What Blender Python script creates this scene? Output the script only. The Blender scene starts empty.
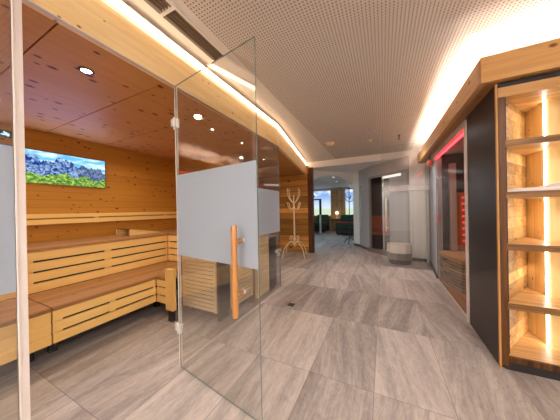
import bpy, bmesh, math, random
from mathutils import Vector, Matrix
random.seed(7)
S = bpy.context.scene
COL = S.collection
PI = math.pi

# ------------------------------------------------------------------ node helpers
class NT:
    def __init__(s, name):
        s.m = bpy.data.materials.new(name); s.m.use_nodes = True
        s.t = s.m.node_tree; s.t.nodes.clear()
        s.out = s.t.nodes.new('ShaderNodeOutputMaterial')
        s._pos = None
    def n(s, typ, **kw):
        n = s.t.nodes.new(typ)
        for k, v in kw.items(): setattr(n, k, v)
        return n
    def put(s, sock, v):
        if isinstance(v, bpy.types.NodeSocket): s.t.links.new(v, sock)
        elif isinstance(v, (tuple, list)) and sock.type == 'RGBA' and len(v) == 3: sock.default_value = (*v, 1)
        else: sock.default_value = v
    def math(s, op, a, b=0.0, c=0.0, clamp=False):
        n = s.n('ShaderNodeMath', operation=op, use_clamp=clamp)
        s.put(n.inputs[0], a); s.put(n.inputs[1], b); s.put(n.inputs[2], c)
        return n.outputs[0]
    def mix(s, f, a, b, mode='MIX'):
        n = s.n('ShaderNodeMix', data_type='RGBA', blend_type=mode)
        s.put(n.inputs[0], f); s.put(n.inputs[6], a); s.put(n.inputs[7], b)
        return n.outputs[2]
    def xyz(s):
        if s._pos is None:
            g = s.n('ShaderNodeNewGeometry'); sp = s.n('ShaderNodeSeparateXYZ')
            s.t.links.new(g.outputs['Position'], sp.inputs[0]); s._pos = sp.outputs
        return s._pos
    def vec(s, a, b, c):
        n = s.n('ShaderNodeCombineXYZ')
        s.put(n.inputs[0], a); s.put(n.inputs[1], b); s.put(n.inputs[2], c)
        return n.outputs[0]
    def noise(s, v, scale=1, detail=3, rough=.5, dist=0):
        n = s.n('ShaderNodeTexNoise'); s.put(n.inputs['Vector'], v)
        n.inputs['Scale'].default_value = scale; n.inputs['Detail'].default_value = detail
        n.inputs['Roughness'].default_value = rough; n.inputs['Distortion'].default_value = dist
        return n.outputs[0]
    def white(s, v):
        n = s.n('ShaderNodeTexWhiteNoise', noise_dimensions='3D'); s.put(n.inputs['Vector'], v)
        return n.outputs['Value']
    def ramp(s, f, lo, hi):
        n = s.n('ShaderNodeMapRange', interpolation_type='SMOOTHSTEP')
        s.put(n.inputs[0], f); s.put(n.inputs[1], lo); s.put(n.inputs[2], hi)
        return n.outputs[0]
    def pbr(s, col, rough=.5, metal=0, spec=.5, bump=None, bstr=.2, bdist=.002, **kw):
        p = s.n('ShaderNodeBsdfPrincipled')
        s.put(p.inputs['Base Color'], col); s.put(p.inputs['Roughness'], rough)
        s.put(p.inputs['Metallic'], metal); s.put(p.inputs['Specular IOR Level'], spec)
        for k, v in kw.items(): s.put(p.inputs[k.replace('_', ' ')], v)
        if bump is not None:
            b = s.n('ShaderNodeBump'); b.inputs['Strength'].default_value = bstr
            b.inputs['Distance'].default_value = bdist; s.put(b.inputs['Height'], bump)
            s.t.links.new(b.outputs[0], p.inputs['Normal'])
        s.t.links.new(p.outputs[0], s.out.inputs[0]); return s.m

def lin(r, g, b):
    f = lambda c: (c/255/12.92) if c/255 <= .04045 else ((c/255+.055)/1.055)**2.4
    return (f(r), f(g), f(b))

def plain(name, rgb, rough=.5, metal=0, var=.06, scale=30, **kw):
    t = NT(name); x = t.xyz(); nz = t.noise(t.vec(*x), scale, 3)
    c = lin(*rgb)
    col = t.mix(t.math('MULTIPLY', nz, 1.0), tuple(v*(1-var) for v in c), tuple(min(1, v*(1+var)) for v in c))
    return t.pbr(col, rough, metal, bump=nz, bstr=.05, **kw)

def emis(name, rgb, strength):
    t = NT(name); e = t.n('ShaderNodeEmission'); e.inputs[0].default_value = (*rgb, 1); e.inputs[1].default_value = strength
    t.t.links.new(e.outputs[0], t.out.inputs[0]); return t.m

def wood(name, light, dark, along=1, across=2, plank=.1, knots=.5, kscale=6., rough=.5, contrast=.5, seam=.035, pvar=.35, kcol=None, spec=.35, seamf=.75):
    """planked wood: grain runs on axis `along`, boards lie side by side on axis `across`."""
    t = NT(name); X = t.xyz(); third = 3-along-across
    A, C, D = X[along], X[across], X[third]
    if plank:
        q = t.math('DIVIDE', C, plank); idx = t.math('FLOOR', q); fr = t.math('FRACT', q)
        rnd = t.white(t.vec(idx, 3.3, 1.7)); A = t.math('MULTIPLY_ADD', rnd, 7.3, A)
        sm = t.math('MINIMUM', fr, t.math('SUBTRACT', 1., fr)); sm = t.math('LESS_THAN', sm, seam)
    else: rnd = 0.5; sm = 0.0
    g = t.noise(t.vec(t.math('MULTIPLY', A, 1.6), t.math('MULTIPLY', C, 34), t.math('MULTIPLY', D, 34)), 1, 4, .6, .4)
    g2 = t.noise(t.vec(t.math('MULTIPLY', A, .8), t.math('MULTIPLY', C, 7), t.math('MULTIPLY', D, 7)), 1, 3, .5, 1.2)
    gm = t.math('ADD', t.math('MULTIPLY', g, .6), t.math('MULTIPLY', g2, .4))
    gm = t.ramp(gm, .5-.22/max(contrast, .1)*.5, .5+.22/max(contrast, .1)*.5)
    gm = t.math('ADD', t.math('MULTIPLY', gm, .5), t.math('MULTIPLY', t.math('ADD', t.math('SUBTRACT', rnd, .5), .5), .5)) if plank else gm
    cl, cd = lin(*light), lin(*dark)
    col = t.mix(gm, cd, cl)
    if plank:
        k = t.math('MULTIPLY_ADD', rnd, pvar, 1-pvar*.5)
        kk = t.n('ShaderNodeCombineXYZ'); [t.put(i, k) for i in kk.inputs]
        col = t.mix(1.0, col, kk.outputs[0], 'MULTIPLY')
    if knots:
        v = t.n('ShaderNodeTexVoronoi', voronoi_dimensions='2D'); v.inputs['Scale'].default_value = kscale
        t.put(v.inputs['Vector'], t.vec(t.math('MULTIPLY', A, .6), C, t.math('MULTIPLY', D, .02)))
        r = t.white(v.outputs['Color']); lim = t.math('MULTIPLY', t.math('POWER', r, 1.5), .2*knots)
        kn = t.math('SUBTRACT', 1.0, t.ramp(v.outputs['Distance'], t.math('MULTIPLY', lim, .5), t.math('ADD', lim, .03)))
        kn = t.math('MULTIPLY', kn, t.math('GREATER_THAN', r, .42))
        col = t.mix(t.math('MULTIPLY', kn, .9), col, lin(*(kcol or (95, 45, 15))))
    if plank: col = t.mix(t.math('MULTIPLY', sm, seamf), col, lin(45, 22, 8))
    return t.pbr(col, rough, spec=spec, bump=t.math('SUBTRACT', g, sm), bstr=.25, bdist=.003)

# ------------------------------------------------------------------ materials
M = {}
M['sauna_wall'] = wood('sauna wall boards', (206, 142, 52), (184, 118, 34), 1, 2, .098, .75, 10, .5, .4, .02, .12, (100, 38, 8), .35, .4)
M['sauna_end'] = wood('sauna end boards', (218, 154, 66), (196, 132, 48), 0, 2, .098, .75, 10, .5, .4, .02, .12, (100, 38, 8), .35, .4)
M['sauna_ceil'] = wood('knotty ceiling ply', (212, 154, 92), (198, 136, 72), 1, 0, 0, .9, 8.5, .5, .4, 0, 0, (92, 30, 4), .12)
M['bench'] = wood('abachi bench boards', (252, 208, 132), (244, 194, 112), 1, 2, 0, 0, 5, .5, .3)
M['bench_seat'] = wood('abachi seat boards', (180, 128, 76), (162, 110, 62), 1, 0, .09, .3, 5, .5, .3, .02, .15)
M['fascia'] = wood('pine fascia', (250, 220, 168), (232, 192, 128), 1, 2, 0, .3, 9, .45, .5)
M['fascia_x'] = wood('oak fascia along x', (210, 160, 100), (186, 134, 76), 0, 2, 0, .4, 4, .45, .5)
M['fascia_r'] = wood('oak fascia along y', (216, 170, 114), (188, 140, 84), 1, 2, 0, .4, 4, .45, .5)
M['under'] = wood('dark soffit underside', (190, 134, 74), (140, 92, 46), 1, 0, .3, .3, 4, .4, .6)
M['oldwood'] = wood('reclaimed wall boards', (224, 162, 84), (164, 108, 46), 0, 2, .155, .8, 4, .5, .8, .03, .75)
M['oldpost'] = wood('dark reclaimed post', (105, 62, 38), (70, 38, 24), 2, 0, 0, 0, 4, .5, .8)
M['niche'] = wood('niche boards', (240, 200, 136), (176, 122, 66), 0, 2, .085, .5, 9, .45, .9, .02, .6, None, .35, .4)
M['niche_v'] = wood('niche upright boards', (250, 222, 160), (230, 188, 124), 2, 1, .14, .3, 9, .45, .7, .01, .2)
M['shelf'] = wood('shelf board', (224, 180, 122), (184, 134, 80), 0, 1, 0, .5, 5, .4, .8)
M['shelf_edge'] = wood('shelf front edge', (158, 112, 62), (104, 66, 32), 0, 2, 0, 0, 5, .45, .8)
M['stile_dark'] = wood('dark grained stile', (112, 68, 28), (58, 32, 12), 2, 0, 0, 0, 5, .45, .8)
M['stile_light'] = wood('light stile edge', (216, 160, 96), (190, 134, 72), 2, 0, 0, 0, 5, .45, .5)
M['handle'] = wood('orange beech handle', (206, 144, 84), (186, 122, 64), 2, 0, 0, 0, 5, .35, .4)
M['guard'] = wood('heater guard slats', (240, 212, 168), (224, 190, 142), 1, 2, 0, 0, 5, .5, .4)
M['pillar'] = wood('relax pillar boards', (214, 172, 128), (186, 142, 98), 2, 0, .25, 1.2, 7, .5, .6)
M['dado'] = wood('relax dado boards', (200, 158, 100), (170, 126, 74), 0, 2, .14, .5, 6, .5, .5)
M['ir_wood'] = wood('infrared cabin boards', (214, 130, 66), (186, 102, 46), 2, 0, .1, .2, 6, .45, .5)
M['ir_floor'] = wood('infrared floor boards', (206, 150, 92), (180, 122, 66), 1, 0, .09, 0, 6, .5, .5)
M['white'] = plain('white plaster', (243, 238, 232), .8, var=.03)
M['greywall'] = plain('cool grey plaster', (184, 182, 186), .8, var=.03)
M['peach'] = plain('smooth ceiling board', (236, 226, 214), .8, var=.02)
M['base'] = plain('grey skirting', (92, 84, 82), .5)
M['alu'] = plain('brushed aluminium', (220, 210, 200), .4, .45)
M['steel'] = plain('dull steel frame', (158, 148, 142), .4, .3)
M['slat'] = plain('tan vent slat', (150, 124, 100), .5)
M['chrome'] = plain('polished steel', (228, 226, 224), .3, .6)
M['whitepost'] = plain('white painted post', (232, 218, 208), .45)
M['black'] = plain('black metal', (40, 34, 34), .4)
M['dark'] = plain('anthracite stove steel', (44, 39, 38), .45)
M['cream'] = plain('cream lacquered metal', (232, 206, 164), .35)
M['rubber'] = plain('dark rubber foot', (48, 42, 40), .6)
M['towel'] = plain('white terry towel', (236, 226, 220), .95, scale=400, var=.12)
M['ceramic'] = plain('white ceramic', (236, 224, 212), .25)
M['stonegrey'] = plain('grey stone cladding', (128, 116, 110), .5, var=.15)
M['green'] = plain('green upholstery', (34, 78, 48), .8, var=.2)
M['redcloth'] = plain('red blanket', (150, 40, 44), .9, var=.15)
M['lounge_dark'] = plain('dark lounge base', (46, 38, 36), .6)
M['brownpanel'] = plain('dark brown panel', (58, 34, 32), .35)
M['redsign'] = plain('red sticker', (206, 96, 78), .5)
M['stove_stone'] = plain('stove stones', (84, 80, 78), .8, var=.3)
M['leather'] = plain('orange brown leather', (170, 84, 44), .45, var=.12)

def dark_panel():
    t = NT('glossy dark panel'); X = t.xyz()
    nz = t.noise(t.vec(t.math('MULTIPLY', X[0], 60), t.math('MULTIPLY', X[1], 60), t.math('MULTIPLY', X[2], 2)), 1, 3)
    return t.pbr(t.mix(nz, lin(44, 29, 25), lin(50, 34, 29)), .3, 0, .3)
M['darkpanel'] = dark_panel()

def tiles():
    t = NT('streaked stone floor tiles'); X = t.xyz()
    W, L = .435, .857
    u = t.math('DIVIDE', t.math('ADD', X[0], .073+W*20), W); v = t.math('DIVIDE', t.math('SUBTRACT', X[1], 1.5-L*20), L)
    iu, iv = t.math('FLOOR', u), t.math('FLOOR', v); fu, fv = t.math('FRACT', u), t.math('FRACT', v)
    r = t.white(t.vec(iu, iv, .5)); r2 = t.white(t.vec(iv, iu, 4.5)); r3 = t.white(t.vec(iu, iv, 9.1))
    ang = t.math('MULTIPLY_ADD', t.math('SUBTRACT', r, .5), .5, .0)
    ca, sa = t.math('COSINE', ang), t.math('SINE', ang)
    a = t.math('ADD', t.math('MULTIPLY', X[0], sa), t.math('MULTIPLY', X[1], ca))
    c = t.math('SUBTRACT', t.math('MULTIPLY', X[0], ca), t.math('MULTIPLY', X[1], sa))
    off = t.math('MULTIPLY', r2, 40)
    sw = t.noise(t.vec(t.math('MULTIPLY', a, .8), t.math('MULTIPLY_ADD', c, 9, off), off), 1, 4, .5, .5)
    fine = t.noise(t.vec(t.math('MULTIPLY', a, 6), t.math('MULTIPLY_ADD', c, 60, off), off), 1, 4, .6, 1.0)
    cross = t.noise(t.vec(t.math('MULTIPLY_ADD', c, 14, off), t.math('MULTIPLY', a, 6), off), 1, 7, .75, 2.2)
    s = t.ramp(sw, .25, .75)
    s = t.math('ADD', t.math('MULTIPLY', s, .24), t.math('ADD', t.math('MULTIPLY', fine, .42), t.math('MULTIPLY', cross, .44)))
    s = t.math('ADD', s, t.math('MULTIPLY', t.math('SUBTRACT', r3, .5), .20), clamp=True)
    col = t.mix(t.ramp(s, .12, .98), lin(108, 96, 91), lin(214, 200, 190))
    e1 = t.math('MULTIPLY', t.math('MINIMUM', fu, t.math('SUBTRACT', 1., fu)), W)
    e2 = t.math('MULTIPLY', t.math('MINIMUM', fv, t.math('SUBTRACT', 1., fv)), L)
    j = t.math('LESS_THAN', t.math('MINIMUM', e1, e2), .0022)
    col = t.mix(t.math('MULTIPLY', j, .55), col, lin(92, 80, 76))
    rough = t.math('MULTIPLY_ADD', fine, .2, .36)
    return t.pbr(col, rough, 0, .4, bump=t.math('SUBTRACT', fine, j), bstr=.25, bdist=.002)
M['tiles'] = tiles()

def perf():
    t = NT('perforated acoustic board'); X = t.xyz(); p = .0235
    du = t.math('SUBTRACT', t.math('FRACT', t.math('DIVIDE', t.math('ADD', X[0], 9.0), p)), .5)
    dv = t.math('SUBTRACT', t.math('FRACT', t.math('DIVIDE', t.math('ADD', X[1], 9.0), p)), .5)
    d = t.math('ADD', t.math('MULTIPLY', du, du), t.math('MULTIPLY', dv, dv))
    h = t.math('LESS_THAN', d, .21*.21)
    col = t.mix(h, lin(226, 212, 198), lin(110, 92, 82))
    return t.pbr(col, .85, 0, .2)
M['perf'] = perf()

def stacked_stone():
    t = NT('stacked stone strips'); X = t.xyz()
    q = t.math('DIVIDE', X[2], .045); i = t.math('FLOOR', q); f = t.math('FRACT', q)
    xx = t.math('ADD', t.math('MULTIPLY', t.math('ADD', X[0], X[1]), 5), t.math('MULTIPLY', t.white(t.vec(i, 1, 2)), 9))
    r = t.white(t.vec(i, t.math('FLOOR', xx), 3)); j = t.math('LESS_THAN', f, .14)
    col = t.mix(r, lin(120, 96, 76), lin(198, 172, 142)); col = t.mix(j, col, lin(60, 44, 36))
    return t.pbr(col, .8, bump=t.math('SUBTRACT', r, j), bstr=.6, bdist=.01)
M['stone'] = stacked_stone()

def glassmat(name, tint, refl=1.0):
    t = NT(name); lw = t.n('ShaderNodeLayerWeight'); lw.inputs[0].default_value = .5
    F = t.math('MULTIPLY_ADD', t.math('POWER', lw.outputs['Facing'], 5.0), .96*refl, .045*refl)
    tr = t.n('ShaderNodeBsdfTransparent'); tr.inputs[0].default_value = (*tint, 1)
    gl = t.n('ShaderNodeBsdfGlossy'); gl.inputs['Roughness'].default_value = 0.0; gl.inputs[0].default_value = (1, 1, 1, 1)
    mx = t.n('ShaderNodeMixShader'); t.put(mx.inputs[0], F)
    t.t.links.new(tr.outputs[0], mx.inputs[1]); t.t.links.new(gl.outputs[0], mx.inputs[2]); t.t.links.new(mx.outputs[0], t.out.inputs[0])
    return t.m
M['glass'] = glassmat('clear glass', (.97, .975, .97), 1.7)
M['glass_ir'] = glassmat('cabin glass', (.93, .93, .93), .25)
M['glass_edge'] = plain('green glass edge', (120, 136, 128), .2)
def frost():
    t = NT('frosted film'); X = t.xyz(); nz = t.noise(t.vec(*X), 60, 2)
    d = t.n('ShaderNodeBsdfDiffuse'); d.inputs[0].default_value = (*lin(206, 214, 224), 1)
    tl = t.n('ShaderNodeBsdfTranslucent'); tl.inputs[0].default_value = (*lin(206, 214, 224), 1)
    tr = t.n('ShaderNodeBsdfTransparent'); tr.inputs[0].default_value = (.9, .9, .9, 1)
    a = t.n('ShaderNodeMixShader'); t.put(a.inputs[0], .5)
    b = t.n('ShaderNodeMixShader'); t.put(b.inputs[0], t.math('MULTIPLY_ADD', nz, .02, .07))
    t.t.links.new(d.outputs[0], a.inputs[1]); t.t.links.new(tl.outputs[0], a.inputs[2])
    t.t.links.new(a.outputs[0], b.inputs[1]); t.t.links.new(tr.outputs[0], b.inputs[2]); t.t.links.new(b.outputs[0], t.out.inputs[0])
    return t.m
M['frost'] = frost()
def frost_light():
    t = NT('light satin film'); X = t.xyz(); nz = t.noise(t.vec(*X), 60, 2)
    d = t.n('ShaderNodeBsdfDiffuse'); d.inputs[0].default_value = (*lin(226, 216, 210), 1)
    tr = t.n('ShaderNodeBsdfTransparent'); b = t.n('ShaderNodeMixShader'); t.put(b.inputs[0], t.math('MULTIPLY_ADD', nz, .04, .66))
    t.t.links.new(d.outputs[0], b.inputs[1]); t.t.links.new(tr.outputs[0], b.inputs[2]); t.t.links.new(b.outputs[0], t.out.inputs[0])
    return t.m
M['satin'] = frost_light()

M['led_left'] = emis('warm led diffuser', (1, .70, .44), 5.5)
M['led_right'] = emis('white led diffuser', (1, .93, .86), 26)
M['led_niche'] = emis('niche led diffuser', (1, .95, .80), 11)
M['led_red'] = emis('red led diffuser', (1, .03, .04), 5)
M['led_redbar'] = emis('red glow bar', (1, .05, .06), .7)
M['spot'] = emis('downlight lens', (1, .92, .8), 8)
M['spot_dim'] = emis('far downlight lens and reflection strip', (1, .95, .9), .55)
M['lampglow'] = emis('table lamp glow', (1, .74, .48), 1.3)
M['panel_light'] = emis('fill light panel', (1, .99, .98), 24)
M['panel_blue'] = emis('relax fill light', (.48, .78, 1), 4.6)

def mountain(name, y0, y1, z0, z1, strength=1.1):
    t = NT(name); X = t.xyz()
    u = t.math('DIVIDE', t.math('SUBTRACT', X[1], y0), y1-y0); v = t.math('DIVIDE', t.math('SUBTRACT', X[2], z0), z1-z0)
    ridge = t.noise(t.vec(t.math('MULTIPLY', u, 6.5), 4.2, 0), 1, 6, .6)
    ridge = t.math('ADD', t.math('MULTIPLY', ridge, 1.2), t.math('MULTIPLY_ADD', u, -.25, .26))
    ism = t.ramp(t.math('SUBTRACT', ridge, v), -.02, .02)
    rock = t.noise(t.vec(t.math('MULTIPLY', u, 22), t.math('MULTIPLY', v, 9), 1), 1, 6, .7, .8)
    rr = t.ramp(rock, .42, .62)
    mc = t.mix(rr, lin(20, 52, 120), lin(150, 180, 220))
    mc = t.mix(t.math('MULTIPLY', t.ramp(u, .55, .85), .6), mc, lin(78, 84, 104))
    cloud = t.noise(t.vec(t.math('MULTIPLY', u, 5), t.math('MULTIPLY', v, 6), 5), 1, 4)
    sky = t.mix(t.ramp(cloud, .4, .65), lin(96, 178, 240), lin(214, 238, 250))
    c = t.mix(ism, sky, mc)
    mead = t.math('ADD', t.math('MULTIPLY', t.noise(t.vec(t.math('MULTIPLY', u, 5), 7, 0), 1, 5), .7), -.04)
    mg = t.noise(t.vec(t.math('MULTIPLY', u, 25), t.math('MULTIPLY', v, 14), 3), 1, 5, .7)
    gc = t.mix(t.ramp(mg, .4, .65), lin(40, 96, 36), lin(176, 206, 96))
    c = t.mix(t.ramp(t.math('SUBTRACT', mead, v), -.03, .03), c, gc)
    e = t.n('ShaderNodeEmission'); t.put(e.inputs[0], c); e.inputs[1].default_value = strength
    t.t.links.new(e.outputs[0], t.out.inputs[0]); return t.m
def meadow_sky(name, z0, z1, strength):
    t = NT(name); X = t.xyz(); v = t.math('DIVIDE', t.math('SUBTRACT', X[2], z0), z1-z0)
    cl = t.noise(t.vec(t.math('MULTIPLY', X[0], 1.5), 0, t.math('MULTIPLY', X[2], 3)), 1, 4)
    sky = t.mix(t.ramp(v, .25, .95), lin(206, 222, 236), lin(120, 162, 220))
    sky = t.mix(t.ramp(t.math('MULTIPLY', cl, v), .33, .55), sky, lin(236, 242, 250))
    c = t.mix(t.ramp(v, .2, .34), lin(196, 212, 184), sky)
    e = t.n('ShaderNodeEmission'); t.put(e.inputs[0], c); e.inputs[1].default_value = strength
    t.t.links.new(e.outputs[0], t.out.inputs[0]); return t.m

# ------------------------------------------------------------------ mesh helpers
class B:
    """collects geometry in world space; build() links it as ONE mesh object with its origin at `org`"""
    def __init__(s): s.bm = bmesh.new()
    def box(s, x0, x1, y0, y1, z0, z1, mi=0, bev=0):
        v = [s.bm.verts.new((x, y, z)) for x in (x0, x1) for y in (y0, y1) for z in (z0, z1)]
        fs = [s.bm.faces.new([v[i] for i in q]) for q in ((0, 1, 3, 2), (4, 6, 7, 5), (0, 4, 5, 1), (2, 3, 7, 6), (0, 2, 6, 4), (1, 5, 7, 3))]
        for f in fs: f.material_index = mi
        if bev:
            es = list({e for f in fs for e in f.edges})
            bmesh.ops.bevel(s.bm, geom=es, offset=bev, segments=2, affect='EDGES', profile=.6)
        return fs
    def prism(s, pts, z0, z1, mi=0):
        n = len(pts); a = [s.bm.verts.new((p[0], p[1], z0)) for p in pts]; b = [s.bm.verts.new((p[0], p[1], z1)) for p in pts]
        fs = [s.bm.faces.new(a), s.bm.faces.new(b)]
        for i in range(n): fs.append(s.bm.faces.new((a[i], a[(i+1) % n], b[(i+1) % n], b[i])))
        for f in fs: f.material_index = mi
        return fs
    def slab(s, p, q, th, z0, z1, mi=0):
        """upright plate from p to q in plan, thickness th to the left of p->q"""
        d = (Vector(q)-Vector(p)).normalized(); n = Vector((-d.y, d.x))*th
        return s.prism([p, q, (q[0]+n.x, q[1]+n.y), (p[0]+n.x, p[1]+n.y)], z0, z1, mi)
    def extrude_yz(s, pts, x0, x1, mi=0):
        a = [s.bm.verts.new((x0, p[0], p[1])) for p in pts]; b = [s.bm.verts.new((x1, p[0], p[1])) for p in pts]; n = len(pts)
        fs = [s.bm.faces.new(a), s.bm.faces.new(b)]+[s.bm.faces.new((a[i], a[(i+1) % n], b[(i+1) % n], b[i])) for i in range(n)]
        for f in fs: f.material_index = mi
    def extrude_xz(s, pts, y0, y1, mi=0):
        a = [s.bm.verts.new((p[0], y0, p[1])) for p in pts]; b = [s.bm.verts.new((p[0], y1, p[1])) for p in pts]; n = len(pts)
        fs = [s.bm.faces.new(a), s.bm.faces.new(b)]+[s.bm.faces.new((a[i], a[(i+1) % n], b[(i+1) % n], b[i])) for i in range(n)]
        for f in fs: f.material_index = mi
    def tube(s, pts, r, seg=10, mi=0, smooth=True):
        pts = [Vector(p) for p in pts]
        if not isinstance(r, (list, tuple)): r = [r]*len(pts)
        rings = []; up = None
        for i, p in enumerate(pts):
            d = (pts[min(i+1, len(pts)-1)]-pts[max(i-1, 0)]).normalized()
            if up is None: up = d.orthogonal().normalized()
            else: up = (up-d*up.dot(d)).normalized()
            w = d.cross(up)
            rings.append([s.bm.verts.new(p+(up*math.cos(2*PI*k/seg)+w*math.sin(2*PI*k/seg))*r[i]) for k in range(seg)])
        for a, b in zip(rings, rings[1:]):
            for k in range(seg):
                f = s.bm.faces.new((a[k], a[(k+1) % seg], b[(k+1) % seg], b[k])); f.smooth = smooth; f.material_index = mi
        for q in (rings[0], rings[-1]): s.bm.faces.new(q).material_index = mi
    def lathe(s, c, prof, seg=24, mi=0):
        rings = [[s.bm.verts.new((c[0]+r*math.cos(2*PI*k/seg), c[1]+r*math.sin(2*PI*k/seg), c[2]+z)) for k in range(seg)] for r, z in prof]
        for a, b in zip(rings, rings[1:]):
            for k in range(seg):
                f = s.bm.faces.new((a[k], a[(k+1) % seg], b[(k+1) % seg], b[k])); f.smooth = True; f.material_index = mi
        s.bm.faces.new(rings[0]).material_index = mi; s.bm.faces.new(rings[-1]).material_index = mi
    def build(s, name, mats, parent=None, org=None):
        if not isinstance(mats, (list, tuple)): mats = [mats]
        bmesh.ops.recalc_face_normals(s.bm, faces=s.bm.faces)
        if org is None:
            if parent: org = Vector(parent.get('_o', parent.matrix_world.translation))
            else:
                cs = [v.co for v in s.bm.verts]
                org = Vector(((min(c.x for c in cs)+max(c.x for c in cs))/2, (min(c.y for c in cs)+max(c.y for c in cs))/2, min(c.z for c in cs)))
        org = Vector(org)
        bmesh.ops.translate(s.bm, verts=s.bm.verts, vec=-org)
        me = bpy.data.meshes.new(name); s.bm.to_mesh(me); s.bm.free()
        for m in mats: me.materials.append(m)
        o = bpy.data.objects.new(name, me); COL.objects.link(o)
        if parent:
            o.parent = parent; o.location = org-ORG[parent.name]; ORG[o.name] = org
        else: o.location = org; ORG[o.name] = org
        return o
ORG = {}
def part(b, name, mats, parent, label=None):
    o = b.build(name, mats, parent, org=ORG[parent.name])
    if label: o['label'] = label
    return o
def tag(o, label, cat, group=None, kind=None):
    o['label'] = label; o['category'] = cat
    if group: o['group'] = group
    if kind: o['kind'] = kind
    return o
def empty(name, loc, label, cat, group=None):
    o = bpy.data.objects.new(name, None); o.empty_display_size = .1; COL.objects.link(o); o.location = loc
    ORG[o.name] = Vector(loc); return tag(o, label, cat, group)
def struct(b, name, mats, label, cat):
    o = b.build(name, mats); return tag(o, label, cat, None, 'structure')
def crv(pts, n=6):
    """Catmull-Rom through points"""
    P = [Vector(p) for p in pts]; P = [P[0]*2-P[1]]+P+[P[-1]*2-P[-2]]; out = []
    for i in range(1, len(P)-2):
        for k in range(n):
            t = k/n; a, b, c, d = P[i-1:i+3]
            out.append(.5*((2*b)+(c-a)*t+(2*a-5*b+4*c-d)*t*t+(3*b-a-3*c+d)*t**3))
    out.append(P[-2]); return out

GX = -1.43        # sauna glass line
CZ = 2.50         # corridor ceiling
LZ = 2.34         # lower ceiling beyond the bulkhead
SZ = 2.18         # sauna ceiling
WX = -3.65        # sauna picture wall
FL0, FL1 = (-1.43, 2.86), (-1.93, 5.72)     # bent part of left fascia

# ------------------------------------------------------------------ setting
b = B(); b.box(-4.6, 2.6, -2.6, 12.6, -.1, 0); struct(b, 'floor', M['tiles'], 'grey brown streaked stone tiles on the whole floor', 'floor')

# corridor ceiling: perforated field + smooth borders
b = B()
b.box(-1.10, .60, -2.6, 5.74, CZ, CZ+.06); b.box(.60, 2.6, -2.6, 2.10, CZ, CZ+.06)
struct(b, 'ceiling_perforated', M['perf'], 'perforated acoustic ceiling over the corridor', 'ceiling').name = 'ceiling'
b = B()
b.box(-4.6, -1.31, -2.6, 5.74, CZ, CZ+.06); b.box(-1.31, -1.10, 1.43, 5.74, CZ, CZ+.06); b.box(-1.17, -1.10, -2.6, 1.43, CZ, CZ+.06)
b.box(-1.31, -1.17, -2.6, 1.43, CZ+.05, CZ+.10)
struct(b, 'ceiling', M['peach'], 'smooth ceiling border beside the sauna light line', 'ceiling')
b = B(); b.box(.60, 2.6, 2.10, 5.74, CZ, CZ+.06); struct(b, 'ceiling', M['peach'], 'smooth bright ceiling border above the right hand soffit', 'ceiling')
# bulkhead and lower ceiling
b = B(); b.box(-4.6, 2.6, 5.72, 5.80, LZ, CZ+.06); b.box(-4.6, 2.6, 5.80, 5.86, LZ, LZ+.06)
struct(b, 'trim_1', M['white'], 'white bulkhead step across the end of the corridor ceiling', 'bulkhead')
b = B(); b.box(-4.6, 2.6, 5.86, 12.6, LZ, LZ+.06); struct(b, 'ceiling', M['white'], 'lower pale ceiling of the relaxation room', 'ceiling')

# sauna room
b = B(); b.box(WX-.1, WX, -1.6, 3.05, 0, 2.5); struct(b, 'wall_left', M['sauna_wall'], 'knotty horizontal board wall of the sauna behind the benches', 'wall')
b = B(); b.box(WX, -2.16, 2.97, 3.05, 0, SZ); struct(b, 'wall_sauna_end', M['sauna_end'], 'board wall at the far end of the sauna', 'wall').name = 'wall_far_sauna'
b = B(); b.box(WX, GX, -1.6, -1.52, 0, SZ); struct(b, 'wall_near_sauna', M['sauna_end'], 'board wall at the near end of the sauna', 'wall')
# ceiling panels of the sauna with shadow joints between
b = B()
js = [-1.6, -.42, .50, 1.09, 1.68, 2.6, 3.6, 4.6, 5.66]
for y0, y1 in zip(js, js[1:]):
    def xl(y): return GX-.02 if y < 2.86 else GX-.02+(y-2.86)*(FL1[0]-FL0[0])/(FL1[1]-FL0[1])
    if y0 < 2.86 < y1: pts = [(WX, y0+.004), (xl(y0), y0+.004), (xl(2.85), 2.86), (xl(y1), y1-.004), (WX, y1-.004)]
    else: pts = [(WX, y0+.004), (xl(y0), y0+.004), (xl(y1), y1-.004), (WX, y1-.004)]
    b.prism(pts, SZ, SZ+.03)
struct(b, 'ceiling', M['sauna_ceil'], 'knotty pine panel ceiling inside the sauna', 'ceiling')
b = B(); b.box(WX, GX-.03, -1.6, 2.86, SZ+.03, SZ+.06); struct(b, 'ceiling', M['under'], 'dark backing in the joints of the sauna ceiling', 'ceiling')
# left fascia, straight and bent parts
b = B(); b.slab((GX+.012, -1.6), (GX+.012, FL0[1]), .05, 2.165, 2.40); b.slab((GX+.012, FL0[1]), (FL1[0]+.012, FL1[1]), .05, 2.165, 2.40)
struct(b, 'trim_2', M['fascia'], 'pale pine fascia above the sauna glass, lit from its top edge', 'fascia')
def led_line(b, pts, w, z0, z1):
    for p, q in zip(pts, pts[1:]): b.slab(p, q, w, z0, z1)
t = empty('light_strip', (GX, 0, 2.41), 'long bright light strip along the top of the pine sauna fascia', 'light')
b = B(); led_line(b, [(GX+.012, -1.6), (GX+.012, FL0[1]), (FL1[0]+.012, FL1[1])], .05, 2.40, 2.44); led_line(b, [(GX+.040, -1.6), (GX+.040, FL0[1]), (FL1[0]+.040, FL1[1])], .078, 2.466, 2.473)  # upper lip added to keep the strip's light off the ceiling
part(b, 'profile', M['peach'], t)
b = B(); led_line(b, [(GX+.036, -1.6), (GX+.036, FL0[1]), (FL1[0]+.036, FL1[1])], .030, 2.444, 2.464); part(b, 'diffuser', M['led_left'], t)
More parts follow.
